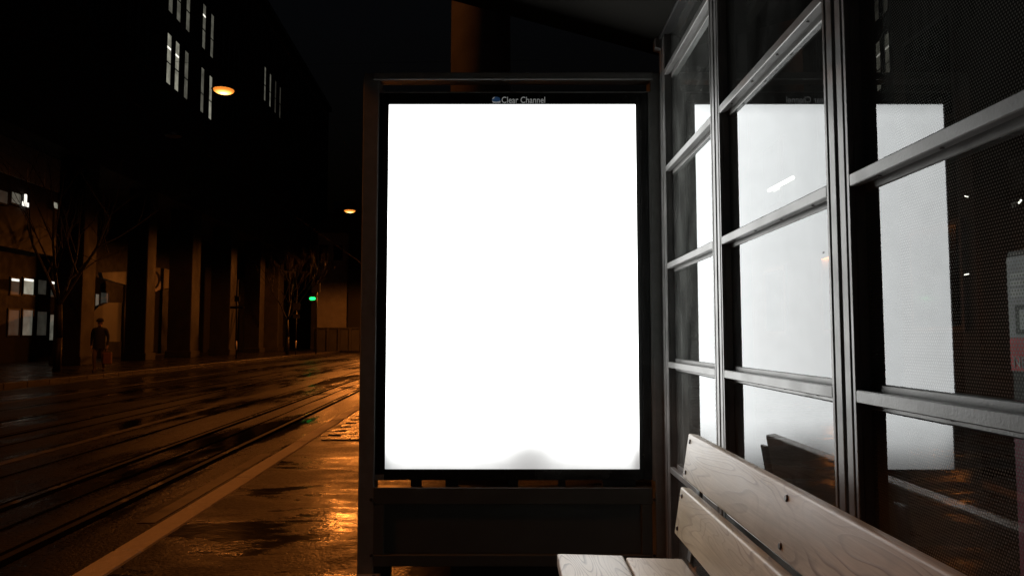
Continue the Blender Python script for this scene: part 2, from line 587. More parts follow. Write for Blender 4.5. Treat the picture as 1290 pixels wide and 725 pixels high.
def pbox(name, x0, x1, y0, y1, d0, d1, mat, bevel=0.0, parent=panel, z0=None, label=None):
    a, b = P(x0, y0), P(x1, y1)
    lo = (a.x, PY + d0, b.z if z0 is None else z0)
    hi = (b.x, PY + d1, a.z)
    return MB().cube(lo, hi, bevel).build(name, mat, parent, label)


pbox('post', 457, 469, 93, 720, -0.0095, 0.09, M['frame'], 0.004, z0=0.0)
xa_ = on_y(820.5, 400, PY).x
MB().cube((xa_, PY - 0.0095, 0.0), (0.725, PY + 0.09, P(820, 93).z), 0.004).build('post', M['frame'], panel)
pbox('top_rail', 469.3, 820.2, 93, 102, -0.02, 0.06, M['frame'], 0.003)
case = pbox('light_box_case', 470.5, 819.5, 117.5, 604, 0.012, 0.10, M['bezel'], 0.004)
# bezel: four bars proud of the case
bz = MB()
for x0, x1, y0, y1 in ((470.5, 483, 117.5, 604), (804.5, 819.5, 117.5, 604), (483, 804.5, 117.5, 131.5), (483, 804.5, 590.5, 604)):
    a, b = P(x0, y0), P(x1, y1)
    bz.cube((a.x, PY - 0.004, b.z), (b.x, PY + 0.0115, a.z))
bz.build('bezel', M['bezel'], panel)
tr = MB()
for x0, x1, y0, y1 in ((469.6, 470.4, 116.5, 605), (819.6, 820.4, 116.5, 605), (469.6, 820.4, 116.2, 117.4)):
    a, b = P(x0, y0), P(x1, y1)
    tr.cube((a.x, PY - 0.008, b.z), (b.x, PY + 0.05, a.z))
tr.build('trim', M['frame'], panel)

# the glowing blank sheet
m, nt, b, out = newmat('backlit_sheet')
tc = N(nt, 'ShaderNodeTexCoord')
sp = N(nt, 'ShaderNodeSeparateXYZ')
nt.links.new(tc.outputs['Object'], sp.inputs[0])
ctr = (P(483, 131.5) + P(804.5, 590.5)) / 2
HALFH = (P(483, 131.5).z - P(483, 590.5).z) / 2
up = math_n(nt, 'DIVIDE', math_n(nt, 'ADD', sp.outputs[2], HALFH), 2 * HALFH)          # 0 bottom .. 1 top
LUM = 3.9
fall = ramp(nt, up, [(0.0, 0.225), (0.012, 0.27), (0.035, 0.42), (0.07, 0.72), (0.13, 0.97), (0.5, 1.0), (0.97, 1.0), (1.0, 0.8)])


def blob(x0, z0, wx, wz, amp):
    dx = math_n(nt, 'DIVIDE', math_n(nt, 'SUBTRACT', sp.outputs[0], x0), wx)
    dz = math_n(nt, 'DIVIDE', math_n(nt, 'SUBTRACT', sp.outputs[2], z0), wz)
    q = math_n(nt, 'ADD', math_n(nt, 'MULTIPLY', dx, dx), math_n(nt, 'MULTIPLY', dz, dz))
    q = math_n(nt, 'MULTIPLY', q, ramp(nt, noise(nt, 7, 3, 0.6), [(0.3, 0.55), (0.7, 1.0)]))
    g = math_n(nt, 'POWER', 2.718, math_n(nt, 'MULTIPLY', q, -1.0))
    return math_n(nt, 'SUBTRACT', 1.0, math_n(nt, 'MULTIPLY', g, amp))


dirt = noise(nt, 9, 4, 0.6)
k = math_n(nt, 'MULTIPLY', fall, blob(0.09, -HALFH + 0.065, 0.13, 0.095, 0.60))
k = math_n(nt, 'MULTIPLY', k, blob(-0.60, -HALFH + 0.03, 0.045, 0.10, 0.55))
k = math_n(nt, 'MULTIPLY', k, blob(0.60, -HALFH + 0.04, 0.03, 0.09, 0.62))
k = math_n(nt, 'MULTIPLY', k, ramp(nt, dirt, [(0.3, 0.94), (0.6, 1.0)]))
nt.links.new(math_n(nt, 'MULTIPLY', k, LUM), b.inputs['Emission Strength'])
b.inputs['Emission Color'].default_value = (0.985, 1.0, 0.99, 1)
b.inputs['Base Color'].default_value = (0.8, 0.8, 0.8, 1)
b.inputs['Roughness'].default_value = 0.4
sheet = pbox('backlit_sheet', 483.2, 804.3, 131.7, 590.3, 0.004, 0.0118, m, label='glowing blank white sheet, greyer at its foot')
recentre(sheet)
speck = P(642, 318)
MB().cyl((speck.x, PY + 0.0042, speck.z), (speck.x, PY + 0.002, speck.z), 0.004, n=10).build('speck', M['dark'], panel)

# foot of the panel
pbox('rail', 469.3, 820.2, 613, 634, -0.012, 0.05, M['lower'], 0.003)
pbox('stile', 469.3, 482, 634.2, 697, -0.012, 0.05, M['lower'], 0.002)
pbox('stile', 806, 820.2, 634.2, 697, -0.012, 0.05, M['lower'], 0.002)
pbox('infill_sheet', 482.2, 805.8, 634.4, 696.8, 0.0, 0.03, M['lower'])
pbox('rail', 469.3, 820.2, 697.3, 712, -0.014, 0.05, M['lower'], 0.003)
for x0, x1 in ((515, 528), (559, 575), (638, 651), (702, 711), (758, 800)):
    pbox('bracket', x0, x1, 604.3, 612.8, 0.02, 0.05, M['dark'])
for x0, x1 in ((469.3, 490), (566, 812)):  # right one widened into a dark sheet that blocks the lit gap
    pbox('foot', x0, x1, 712.3, 722, 0.0, 0.04, M['dark'], z0=0.0)
pbox('maker_plate', 470, 482, 597, 604, -0.0065, -0.0043, M['plate'])
for px in (466.5, 822):
    for py in (628, 698):
        p = P(px, py)
        MB().cyl((p.x, PY - 0.010, p.z), (p.x, PY - 0.0165, p.z), 0.007, n=10).build('bolt', M['bolt'], panel)
for px in (463, 829):
    p = P(px, 720)
    MB().cube((p.x - 0.055, PY - 0.09, 0.0), (p.x + 0.055, PY + 0.13, 0.012), 0.003).build('base_plate', M['frame'], panel)
    for dy in (-0.07, 0.11):
        MB().cyl((p.x + 0.035, PY + dy, 0.012), (p.x + 0.035, PY + dy, 0.026), 0.009, n=6).build('anchor_bolt', M['steel'], panel)

# lettering and emblem on the bezel's head
cu = bpy.data.curves.new('lettering', 'FONT')
cu.body = 'Clear Channel'
cu.extrude = 0.0006
cu.size = 0.05
tmp = bpy.data.objects.new('tmp_text', cu)
COL.objects.link(tmp)
bpy.context.view_layer.update()
me = bpy.data.meshes.new_from_object(tmp.evaluated_get(bpy.context.evaluated_depsgraph_get()))
bpy.data.objects.remove(tmp)
xs = [v.co.x for v in me.vertices]
ys = [v.co.y for v in me.vertices]
a, c = P(630.5, 122.5), P(685, 130.2)
kx, kz = (c.x - a.x) / (max(xs) - min(xs)), (a.z - c.z) / (max(ys) - min(ys))
for v in me.vertices:
    v.co = Vector((a.x + (v.co.x - min(xs)) * kx, PY - 0.0052 - v.co.z, c.z + (v.co.y - min(ys)) * kz)) - panel.location
me.materials.clear()
me.materials.append(M['letter'])
o = bpy.data.objects.new('lettering', me)
COL.objects.link(o)
o.parent = panel
lc = P(623.5, 126.3)
q = 1 / 267.0
mb = MB()
mb.prism([(lc.x + math.cos(t) * 5.4 * q, PY - 0.0044, lc.z + math.sin(t) * 3.4 * q + 0.6 * q) for t in [k * math.pi / 10 for k in range(20)]], (0, -0.001, 0))
emb = mb.build('emblem', M['logoblue'], panel)
mb = MB()
mb.prism([(lc.x + x * q, PY - 0.0058, lc.z + z * q) for x, z in ((-5.2, -1.4), (-4.0, -3.9), (5.4, -3.9), (5.6, -1.2), (3.4, -2.2), (0.5, -2.7), (-2.6, -2.4))], (0, -0.0006, 0))
mb.build('emblem_swoosh', M['letter'], emb)
mb = MB()
mb.prism([(lc.x + x * q, PY - 0.0058, lc.z + z * q) for x, z in ((-5.0, 1.2), (-3.6, 3.0), (-1.6, 3.9), (-2.6, 2.0), (-4.2, 0.6))], (0, -0.0006, 0))
mb.build('emblem_glint', M['letter'], emb)

# ------------------------------------------------------------------ the shelter's glazed back wall
GX = 0.735                                      # glass plane
FX = 0.700                                      # front of the profiles
MY = [3.405, 2.522, 1.577, 0.632, -0.313, -1.258]
TZ = [0.505, 0.972, 1.418, 1.866, 2.32]
wall = empty('shelter_back_wall', (GX, 1.2, 0), 'glazed back wall of the shelter with dark grey mullions and transoms', 'glass wall')
TOPZ = 2.50
for i, y in enumerate(MY):
    mb = MB()
    w = 0.112
    mb.cube((FX + 0.012, y - w / 2, 0.0), (0.80, y + w / 2, TOPZ), 0.0)
    for a, b_ in ((0.0, 0.012), (0.020, 0.047), (0.063, 0.092), (0.100, 0.112)):
        mb.cube((FX, y - w / 2 + a, 0.0), (FX + 0.0118, y - w / 2 + b_, TOPZ), 0.0015)
    mb.build('mullion', M['profile'], wall)
for i in range(len(MY) - 1):
    y1, y0 = MY[i] - 0.0565, MY[i + 1] + 0.0565
    for z in TZ:
        mb = MB()
        mb.cube((FX, y0, z - 0.013), (FX + 0.022, y1, z + 0.013), 0.002)
        mb.cube((FX + 0.0222, y0, z - 0.007), (FX + 0.030, y1, z + 0.007))
        mb.cube((FX + 0.0302, y0, z - 0.027), (GX + 0.02, y1, z + 0.027), 0.0025)
        mb.build('transom', M['profile'], wall)
        if i in (1, 2):
            for k in range(4):
                yy = y0 + (k + 0.5) * (y1 - y0) / 4
                MB().cyl((FX + 0.012, yy, z - 0.0132), (FX + 0.012, yy, z - 0.0155), 0.004, n=8).build('screw', M['bolt'], wall)
    MB().cube((FX + 0.01, y0, 0.03), (GX + 0.03, y1, 0.12), 0.003).build('bottom_rail', M['profile'], wall)
    zz = [0.12] + TZ + [TOPZ]
    for j in range(len(zz) - 1):
        mb = MB()
        mb.cube((GX - 0.004, y0 + 0.0008, zz[j] + (0.0275 if j else 0.001)), (GX + 0.004, y1 - 0.0008, zz[j + 1] - (0.0275 if j < len(TZ) else 0.0)))
        o = recentre(mb.build('glass_pane', M['glass_dusty'] if i == 0 else (M['glass'] if i == 1 else M['glass_dots']), wall))
        o.rotation_euler = (0, R(random.uniform(-0.05, 0.05)), R(random.uniform(-0.08, 0.08)))
        # rubber gasket along the foot of the pane
MB().cube((FX - 0.01, MY[-1] - 0.06, TOPZ + 0.001), (0.81, MY[0] + 0.06, TOPZ + 0.06), 0.004).build('head_rail', M['dark'], wall)

# shelter roof, rising towards the street
pA, pB = on_y(826, 70, 3.62), on_y(640, 20, 3.62)
sl = (pB.z - pA.z) / (pB.x - pA.x)
zr = lambda x: pA.z + sl * (x - pA.x)
roof = empty('shelter_roof', (GX, 1.0, TOPZ + 0.06), 'dark sloping roof sheet over the shelter', 'roof')
x0, x1 = 0.96, -1.55  # unseen street side lengthened to shade the wall and bench
MB().prism([(x0, 3.62, zr(x0)), (x1, 3.62, zr(x1)), (x1, 3.62, zr(x1) + 0.035), (x0, 3.62, zr(x0) + 0.035)], (0, -5.2, 0)).build('roof_sheet', M['roof'], roof)
for y in (3.45, 1.545, -0.315):
    MB().prism([(GX + 0.06, y - 0.03, TOPZ + 0.061), (GX - 0.05, y - 0.03, TOPZ + 0.061), (-0.95, y - 0.03, zr(-0.95) - 0.003), (GX + 0.06, y - 0.03, zr(GX + 0.06) - 0.003)] if zr(GX) > TOPZ + 0.07 else
               [(GX + 0.05, y - 0.03, zr(GX + 0.05) - 0.003), (GX - 0.06, y - 0.03, zr(GX - 0.06) - 0.003), (GX - 0.06, y - 0.03, zr(GX - 0.06) - 0.05), (GX + 0.05, y - 0.03, zr(GX + 0.05) - 0.05)],
               (0, 0.06, 0)).build('rafter', M['frame'], roof)

# ------------------------------------------------------------------ bench
bench = empty('bench', (0.34, 1.2, 0), 'weathered wooden slat bench with metal supports beside the glass wall', 'bench')
BY1, BY0 = 2.50, 0.25
SUP2, SUP3 = 1.60, 0.72


def plank(name, cx, cz, w, th, tilt, mat, bolts, face):
    L = BY1 - BY0
    rot = Matrix.Rotation(tilt, 3, 'Y')
    mb = MB()
    mb.box((0, 0, 0), (th, L, w), None, 0.007, 3)
    for v in mb.bm.verts:
        v.co = v.co
    o = mb.build(name, mat, None)
    for f in o.data.polygons:
        f.use_smooth = True
    o.data.set_sharp_from_angle(angle=R(50)) if hasattr(o.data, 'set_sharp_from_angle') else None
    o.parent = bench
    o.location = Vector((cx, (BY0 + BY1) / 2, cz)) - bench.location
    o.rotation_euler = (0, tilt, 0)
    for yy in (BY1 - 0.035, SUP2, SUP3):
        for zz in bolts:
            mb = MB()
            mb.cyl((-th / 2 * face, yy - (BY0 + BY1) / 2, zz), (-(th / 2 + 0.004) * face, yy - (BY0 + BY1) / 2, zz), 0.008, 0.006, n=12)
            bo = mb.build('bolt', M['bolt'], None)
            bo.parent = o
    return o


lean = R(9)
for top, bot, mat in (((866, 546), (857, 602), WOOD[0]), ((855, 613), (848, 672), WOOD[1])):
    a, c = on_y(*top, BY1), on_y(*bot, BY1)
    mid = (a + c) / 2
    w = (a - c).length
    plank('back_slat', mid.x + 0.017, mid.z, w, 0.034, lean, mat, (-0.34 * w, 0.34 * w), 1)
for x0, x1, py, mat in ((700, 783, 697.5, WOOD[2]), (786.5, 858, 702, WOOD[3])):
    a, c = on_y(x0, py, BY1), on_y(x1, py, BY1)
    plank('seat_slat', (a.x + c.x) / 2, a.z - 0.019, c.x - a.x, 0.038, R(90 + 1.5), mat, (), 1)
tb, bb = on_y(866, 546, BY1), on_y(848, 672, BY1)
zs_ = on_y(740, 697, BY1).z - 0.040
x_f = on_y(715, 697, BY1).x
for yy in (BY1 - 0.035, SUP2, SUP3):
    mb = MB()
    mb.box(((tb.x + bb.x) / 2 + 0.045, yy, (tb.z + bb.z) / 2 - 0.055), (0.012, 0.045, tb.z - bb.z + 0.05), Matrix.Rotation(lean, 3, 'Y'), 0.002)
    mb.build('back_support', M['steel'], bench)
    MB().cube((x_f, yy - 0.022, zs_ - 0.036), (bb.x + 0.03, yy + 0.022, zs_ - 0.002), 0.002).build('seat_bearer', M['steel'], bench)
    MB().cube((bb.x - 0.03, yy - 0.022, 0.0), (bb.x + 0.015, yy + 0.022, zs_ - 0.037), 0.003).build('leg', M['steel'], bench)
    MB().cube((x_f + 0.05, yy - 0.022, 0.0), (x_f + 0.095, yy + 0.022, zs_ - 0.037), 0.003).build('leg', M['steel'], bench)

# ------------------------------------------------------------------ round mast behind the panel
mx_ = on_y(604, 60, 4.7)
mast = empty('concrete_mast', (mx_.x, 4.7, 0), 'thick round mast rising behind the light box', 'mast')
MB().cyl((mx_.x, 4.7, 0.0), (mx_.x, 4.7, 9.0), 0.205, 0.17, n=40).build('shaft', M['concrete'], mast)
MB().lathe([(0.21, 0.12), (0.30, 0.10), (0.31, 0.0)], (mx_.x, 4.7, 0), 40).build('collar', M['concrete'], mast)
MB().cyl((mx_.x, 4.7, 9.0), (mx_.x, 4.7, 9.05), 0.19, 0.12, n=40).build('cap', M['dark'], mast)

# ------------------------------------------------------------------ pendant sodium lamps over the street
LAMPH = {}


def lamp(px, py, y, label, power, s=None, t=None, z=None, cone=176, blend=0.15):
    if px is not None:
        p = on_y(px, py, y)
    else:
        p = S(s, t, z)
    e = empty('street_lamp', p, label, 'street lamp', 'sodium lamps hung over the street')
    MB().lathe([(0.0, 0.20), (0.07, 0.20), (0.10, 0.12), (0.30, 0.05), (0.36, 0.0), (0.35, -0.01), (0.30, 0.0), (0.0, 0.03)], p, 28).build('housing', M['dark'], e)
    MB().lathe([(0.30, -0.004), (0.285, -0.05), (0.22, -0.09), (0.10, -0.115), (0.0, -0.12)], p, 28).build('bowl', M['sodium'], e)
    MB().cyl(p + Vector((0, 0, 0.2)), p + Vector((0, 0, 0.75)), 0.02, n=8).build('hanger', M['dark'], e)
    ss, tt = p.dot(SD), p.dot(SL)
    mb = MB()
    a, c = S(ss, -2.2, p.z + 1.15), p + Vector((0, 0, 0.74))
    d_ = S(ss, 15.95, p.z + 1.35)
    mb.cyl(a, c, 0.004, n=5)
    mb.cyl(c, d_, 0.004, n=5)
    mb.build('span_wire', M['soot'], e)
    li = bpy.data.lights.new('sodium_light', 'SPOT')
    li.energy = power
    li.color = (1.0, 0.275, 0.04)
    li.shadow_soft_size = 0.25
    li.spot_size = R(cone)
    li.spot_blend = blend
    lo = bpy.data.objects.new('sodium_light', li)
    COL.objects.link(lo)
    lo.parent = e
    lo.location = (0, 0, -0.16)
    return e


lamp(280, 113, 22, 'orange lit street lamp hanging high in front of the lit windows', 640, cone=166, blend=0.7)
lamp(439, 265, 40, 'smaller orange lit street lamp close to the left post of the light box', 1900, cone=168, blend=0.2)
lamp(None, None, None, 'street lamp hanging further down the street, hidden behind the light box', 5200, 58, 6.4, 8.0)
lamp(None, None, None, 'unseen street lamp added far down the pavement behind the light box', 1100, 47, -3.0, 8.0, cone=164)  # added lamp, gives the orange ground seen under the panel
lamp(None, None, None, 'added street lamp hanging over the street beside the viewer, out of frame', 880, 2.6, 6.6, 8.6)  # added lamp, brightens the near kerb, road and panel post

# ------------------------------------------------------------------ office building across the street
FT = 16.0
bld = empty('office_building', S(45, FT + 2, -0.02), 'dark office building on tall pillars with a few lit windows', 'building')
MB().sbox(20, 84, FT, FT + 12, 8.6, 27).build('wall', M['facade'], bld)
MB().sbox(19.6, 84.4, FT - 0.25, FT + 12.2, 27.003, 27.5).build('roof', M['dark'], bld)
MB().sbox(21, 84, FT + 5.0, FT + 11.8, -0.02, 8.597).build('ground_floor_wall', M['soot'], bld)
for x0, x1, m_ in ((78, 108, 'stone'), (163, 186, 'stone'), (220, 246, 'stone'), (271, 293, 'stone'), (311, 329, 'stone'), (333, 356, 'stone')):
    s, _ = on_t((x0 + x1) / 2, 400, FT + 0.6)
    w = 0.5 * (x1 - x0) / FPX * s / 0.94
    mb = MB()
    mb.sbox(s - w, s + w, FT + 0.1, FT + 0.1 + 2 * w, -0.02, 8.597, 0.03)
    pl = mb.build('pillar', M[m_], bld)
    MB().sbox(s - w - 0.08, s + w + 0.08, FT + 0.02, FT + 0.18 + 2 * w, -0.02, 0.35, 0.02).build('plinth', M['stone'], pl)


def window(s0, s1, z0, z1, t, panes, mat, parent=bld, tubez=None, fr=0.06):
    mb = MB()
    zs = [z0 + (z1 - z0) * f for f in panes]
    mb.sbox(s0 - fr, s0, t - 0.05, t + 0.02, z0 - fr, z1 + fr)
    mb.sbox(s1, s1 + fr, t - 0.05, t + 0.02, z0 - fr, z1 + fr)
    for i, z in enumerate(zs):
        edge = i in (0, len(zs) - 1)
        lo, hi = (z - fr, z) if i == 0 else ((z, z + fr) if edge else (z - fr / 2, z + fr / 2))
        mb.sbox(s0, s1, t - 0.045, t + 0.015, lo, hi)
    w = mb.build('window', M['dark'], parent)
    for i in range(len(zs) - 1):
        MB().sbox(s0, s1, t - 0.02, t - 0.005, zs[i] + (fr / 2 if i else 0), zs[i + 1] - (fr / 2 if i < len(zs) - 2 else 0)).build('pane', mat, w)
    if tubez is not None:
        MB().sbox(s0 + 0.05, s1 - 0.05, t - 0.035, t - 0.022, tubez - 0.05, tubez + 0.05).build('tube_light', M['tube'], w)
    return w


# storey grid: groups of three and of two narrow tall windows
sA = [on_t(px, 75, FT)[0] for px in (210, 220.5, 232.5)]
sB = [on_t(px, 120, FT)[0] for px in (252, 262.5)]
sC = [on_t(px, 105, FT)[0] for px in (331.5, 338.3, 345, 351)]
ztop, zbot = on_t(210, 42, FT)[1], on_t(210, 106, FT)[1]
fl = on_t(210, 106, FT)[1] - on_t(210, 13, FT)[1]
fl = abs(fl)
hgt = ztop - zbot
zC0, zC1 = on_t(331.5, 127, FT)[1], on_t(331.5, 84, FT)[1]
mats_low = ['lit', 'lit', 'lit_dim']
for i, s in enumerate(sA):
    window(s - 0.27, s + 0.27, zbot, ztop, FT, (0, 0.42, 1), M[mats_low[i]], tubez=(zbot + hgt * 0.72) if i < 2 else None)
    window(s - 0.27, s + 0.27, zbot + fl, ztop + fl, FT, (0, 0.42, 1), M['lit_dim'])
for i, s in enumerate(sB):
    window(s - 0.25, s + 0.25, zbot, ztop, FT, (0, 0.42, 1), M['lit_dim' if i == 0 else 'lit'])
    window(s - 0.25, s + 0.25, zbot + fl, ztop + fl, FT, (0, 0.42, 1), M['lit_dim'], tubez=(zbot + fl + hgt * 0.75) if i == 0 else None)
for i, s in enumerate(sC):
    window(s - 0.22, s + 0.22, zC0, zC1, FT, (0, 0.45, 1), M['lit_dim'] if i < 2 else M['lit_faint'])
for g in range(3):                                # unlit neighbours in the same grid
    for k in range(3):
        s = sA[0] - 4.6 - g * 4.4 + k * 1.0
        for f in (0, 1):
            window(s - 0.27, s + 0.27, zbot + f * fl, ztop + f * fl, FT, (0, 0.42, 1), M['darkglass'])
for k in range(4):
    s = sB[1] + 2.2 + k * 1.1
    for f in (0, 1):
        window(s - 0.25, s + 0.25, zbot + f * fl, ztop + f * fl, FT, (0, 0.42, 1), M['darkglass'])

# lit ground-floor glazing behind the pillars
BT = FT + 5.0
for x0, x1, ya, yb, mt, tube in ((11, 21, 350, 371, 'lit_faint', 1), (27, 39, 350, 371, 'lit', 1), (45, 55, 352, 371, 'lit_faint', 0), (46, 48.5, 352, 371, None, 0), (61, 68, 354, 374, 'lit_faint', 1),
                                 (8, 20, 390, 422, 'lit_faint', 0), (26, 37, 390, 422, 'lit_dim', 0), (44, 55, 392, 422, 'lit_faint', 0), (60, 67, 396, 428, 'lit_dim', 0),
                                 (108, 113, 368, 412, 'lit_warm', 1), (117.5, 121, 370, 402, 'lit_dim', 0), (124, 133, 368, 392, 'lit_faint', 0)):
    if mt is None:
        continue
    s0, za = on_t(x0, ya, BT)
    s1, zb = on_t(x1, yb, BT)
    window(s0, s1, max(zb, 0.1), za, BT, (0, 1) if mt != 'lit_warm' else (0, 0.55, 1), M[mt], tubez=za - 0.06 if tube else None, fr=0.07)

# projecting first-floor volume with brushed metal cladding
s0, zt0 = on_t(-40, 150, 15.0)
s1, zt1 = on_t(75, 195, 15.0)
zb_ = on_t(40, 262, 15.0)[1]
wing = empty('projecting_bay', S((s0 + s1) / 2, 15.5, 0), 'projecting first floor bay clad in shiny metal at the left edge', 'building')
MB().sbox(s0, s1, 15.06, FT - 0.01, zb_ - 1.5, zt0).build('bay_core', M['facade'], wing)
npan = 5
for i in range(npan):
    a, b_ = s0 + (s1 - s0) * i / npan, s0 + (s1 - s0) * (i + 1) / npan
    MB().sbox(a + 0.01, b_ - 0.01, 15.0, 15.055, zb_ + 0.85, zt0 - 0.05, 0.008).build('cladding_panel', M['fascia'], wing)
for x0, x1, ya, yb, mt in ((-6, 6, 238, 257, 'lit_faint'), (11, 23, 241, 258, 'lit_dim'), (64, 69.5, 254, 263, 'lit')):
    a, za = on_t(x0, ya, 15.03)
    b_, zb2 = on_t(x1, yb, 15.03)
    window(a, b_, zb2, za, 15.03, (0, 1), M[mt], parent=wing)
gl_ = on_t(29.5, 257, 14.98)
MB().box(S(gl_[0], 14.97, gl_[1]), (0.05, 0.35, 0.14), ROT).build('window_light', M['tube'], wing)
gl_ = on_t(29.5, 251, 14.98)
MB().box(S(gl_[0], 14.97, gl_[1]), (0.05, 0.08, 0.35), ROT).build('window_light', M['tube'], wing)

# pale curved walls behind the pillars
def curved(name, label, pts_px, t, th, mat, parts=()):
    pts = [on_t(px, py, t) for px, py in pts_px]
    base_ = S(sum(p[0] for p in pts) / len(pts), t, -0.02)
    e = empty(name, base_, label, 'wall')
    mb = MB()
    mb.prism([S(s, t, max(z, -0.02)) for s, z in pts], SL * th)
    mb.build('wall_panel', M[mat], e)
    return e


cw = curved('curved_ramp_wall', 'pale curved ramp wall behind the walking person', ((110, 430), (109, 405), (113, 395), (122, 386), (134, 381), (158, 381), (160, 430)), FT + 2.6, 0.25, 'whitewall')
a, b_ = on_t(127, 342, FT + 2.4), on_t(158, 358, FT + 2.4)
MB().prism([S(s, FT + 2.4, z) for s, z in (on_t(126, 343, FT + 2.4), on_t(158, 342, FT + 2.4), on_t(158, 359, FT + 2.4), on_t(140, 354, FT + 2.4), on_t(128, 350, FT + 2.4))], SL * 0.2).build('upper_band', M['whitewall'], cw)
MB().cyl(S(b_[0], FT + 2.5, -0.02), S(b_[0], FT + 2.5, b_[1] + 0.1), 0.08, n=10).build('post', M['dark'], cw)
mural = curved('round_patterned_hoarding', 'pale and brown hoarding with a curved shape between two pillars', ((187, 445), (187, 368), (222, 361), (222, 445)), FT + 2.0, 0.15, 'stone')
MB().prism([S(*((on_t(px, py, FT + 2.0)[0], FT + 1.98, on_t(px, py, FT + 2.0)[1]))) for px, py in ((187, 367), (187, 341), (196, 337), (206, 338), (222, 343), (222, 360))], SL * 0.15).build('upper_band', M['pale'], mural)
arc = []
for k in range(9):
    an = R(-60 + k * 15)
    arc.append((187 + 13 * math.cos(an), 352 - 13 * math.sin(an)))
arc += [(187 + 10.5 * math.cos(R(-60 + k * 15)), 352 - 11.5 * math.sin(R(-60 + k * 15))) for k in range(8, -1, -1)]
MB().prism([S(on_t(px, py, FT + 1.97)[0], FT + 1.97, on_t(px, py, FT + 1.97)[1]) for px, py in arc], SL * -0.03).build('crescent', M['stone'], mural)
MB().prism([S(on_t(px, py, FT + 1.97)[0], FT + 1.97, on_t(px, py, FT + 1.97)[1]) for px, py in ((188, 366), (196, 361), (200, 353), (202, 362), (194, 367))], SL * -0.03).build('white_patch', M['whiteprint'], mural)

# ------------------------------------------------------------------ pale house and garden wall at the end of the street
hs = empty('rendered_house', (-19, 80, -0.02), 'pale rendered house at the street end lit orange from below', 'house')
hx0, hx1 = on_y(392, 400, 76).x, on_y(480, 400, 76).x
HZ = 12.0
MB().cube((hx0, 76, -0.02), (hx1, 88, HZ)).build('wall', M['pale'], hs)
rf = MB().prism([(hx0 - 0.4, 75.5, HZ), (hx1 + 0.4, 75.5, HZ), ((hx0 + hx1) / 2, 75.5, HZ + 3.5)], (0, 13, 0)).build('roof', M['tile'], hs)
MB().cube((hx0 + 1, 80, HZ + 1), (hx0 + 1.7, 80.7, HZ + 4)).build('chimney', M['pale'], rf)
xx0, xx1 = on_y(437, 400, 75.6).x, on_y(470, 400, 75.6).x
MB().cube((xx0, 75.3, -0.02), (xx1, 75.99, HZ - 0.1)).build('dark_bay', M['facade'], hs)
MB().cube((hx0 - 0.05, 75.6, -0.02), (on_y(396, 400, 75.6).x, 75.99, HZ - 0.1)).build('corner_pier', M['facade'], hs)
for k in range(2):
    zc = on_y(410, 318 - 40 * k, 75.9).z
    for j in range(2):
        xc = on_y(406 + 18 * j, 300, 75.9).x
        w_ = MB().cube((xc - 0.5, 75.95, zc - 0.8), (xc + 0.5, 75.995, zc + 0.8)).build('window', M['dark'], hs)
        MB().cube((xc - 0.42, 75.93, zc - 0.72), (xc + 0.42, 75.949, zc + 0.72)).build('pane', M['darkglass'], w_)
gw = empty('garden_wall', (on_y(425, 413, 66).x, 66, -0.02), 'low wall with dark coping below the pale house', 'wall')
gx0, gx1, gz = on_y(394, 413, 66).x, on_y(500, 413, 66).x, on_y(425, 414, 66).z
MB().cube((gx0, 66, -0.02), (gx1, 66.3, gz)).build('wall_body', M['facade'], gw)
MB().cube((gx0 - 0.1, 65.9, gz + 0.003), (gx1, 66.4, gz + 0.13)).build('coping', M['dark'], gw)
for k in range(7):
    px = 398 + k * 14
    x = on_y(px, 400, 65.95).x
    MB().cube((x - 0.1, 65.8, -0.02), (x + 0.1, 65.997, gz)).build('pilaster', M['facade'], gw)

# block at the end of the office arcade
blk = empty('corner_block', S(94, 17, -0.02), 'dark block closing the arcade beside the bare tree', 'building')
MB().sbox(86, 104, 14.5, 28, -0.02, 15).build('wall', M['facade'], blk)
MB().sbox(85.7, 104.3, 14.2, 28.3, 15.003, 15.4).build('roof', M['tile'], blk)


# ------------------------------------------------------------------ bare trees
def bare_tree(label, base_, h, seed, spread):
    rnd = random.Random(seed)
    e = empty('bare_tree', base_, label, 'tree', 'bare street trees')
    tb, cb = MB(), MB()
    fork = base_ + Vector((rnd.uniform(-.1, .1), rnd.uniform(-.1, .1), h * 0.3))
    tb.cyl(base_, base_ + (fork - base_) * 0.5 + Vector((0.03, 0, 0)), 0.13, 0.105, n=12)
    tb.cyl(base_ + (fork - base_) * 0.5 + Vector((0.03, 0, 0)), fork, 0.105, 0.09, n=12)
    tb.build('trunk', M['bark'], e)

    def grow(p, d, L, r, lev):
        segs = 3
        for k in range(segs):
            d = (d + Vector((rnd.uniform(-.16, .16), rnd.uniform(-.16, .16), rnd.uniform(-0.02, .16)))).normalized()
            q_ = p + d * (L / segs)
            cb.cyl(p, q_, r, r * 0.82, n=6 if lev < 2 else 4, cap=False)
            r *= 0.82
            p = q_
            if lev < 4 and (k > 0 or lev == 0) and r > 0.003:
                for _ in range(2 if lev < 3 else 1):
                    a = Vector((rnd.uniform(-1, 1), rnd.uniform(-1, 1), rnd.uniform(-0.1, 0.8))).normalized()
                    grow(p, (d * 0.7 + a * spread).normalized(), L * rnd.uniform(0.45, 0.7), r * 0.62, lev + 1)
    for k in range(4):
        an = k * math.pi / 2 + rnd.uniform(-.4, .4)
        grow(fork, Vector((math.cos(an) * 0.6, math.sin(an) * 0.6, 1)).normalized(), h * 0.45, 0.06, 0)
    cb.build('crown', M['bark'], e)
    return e


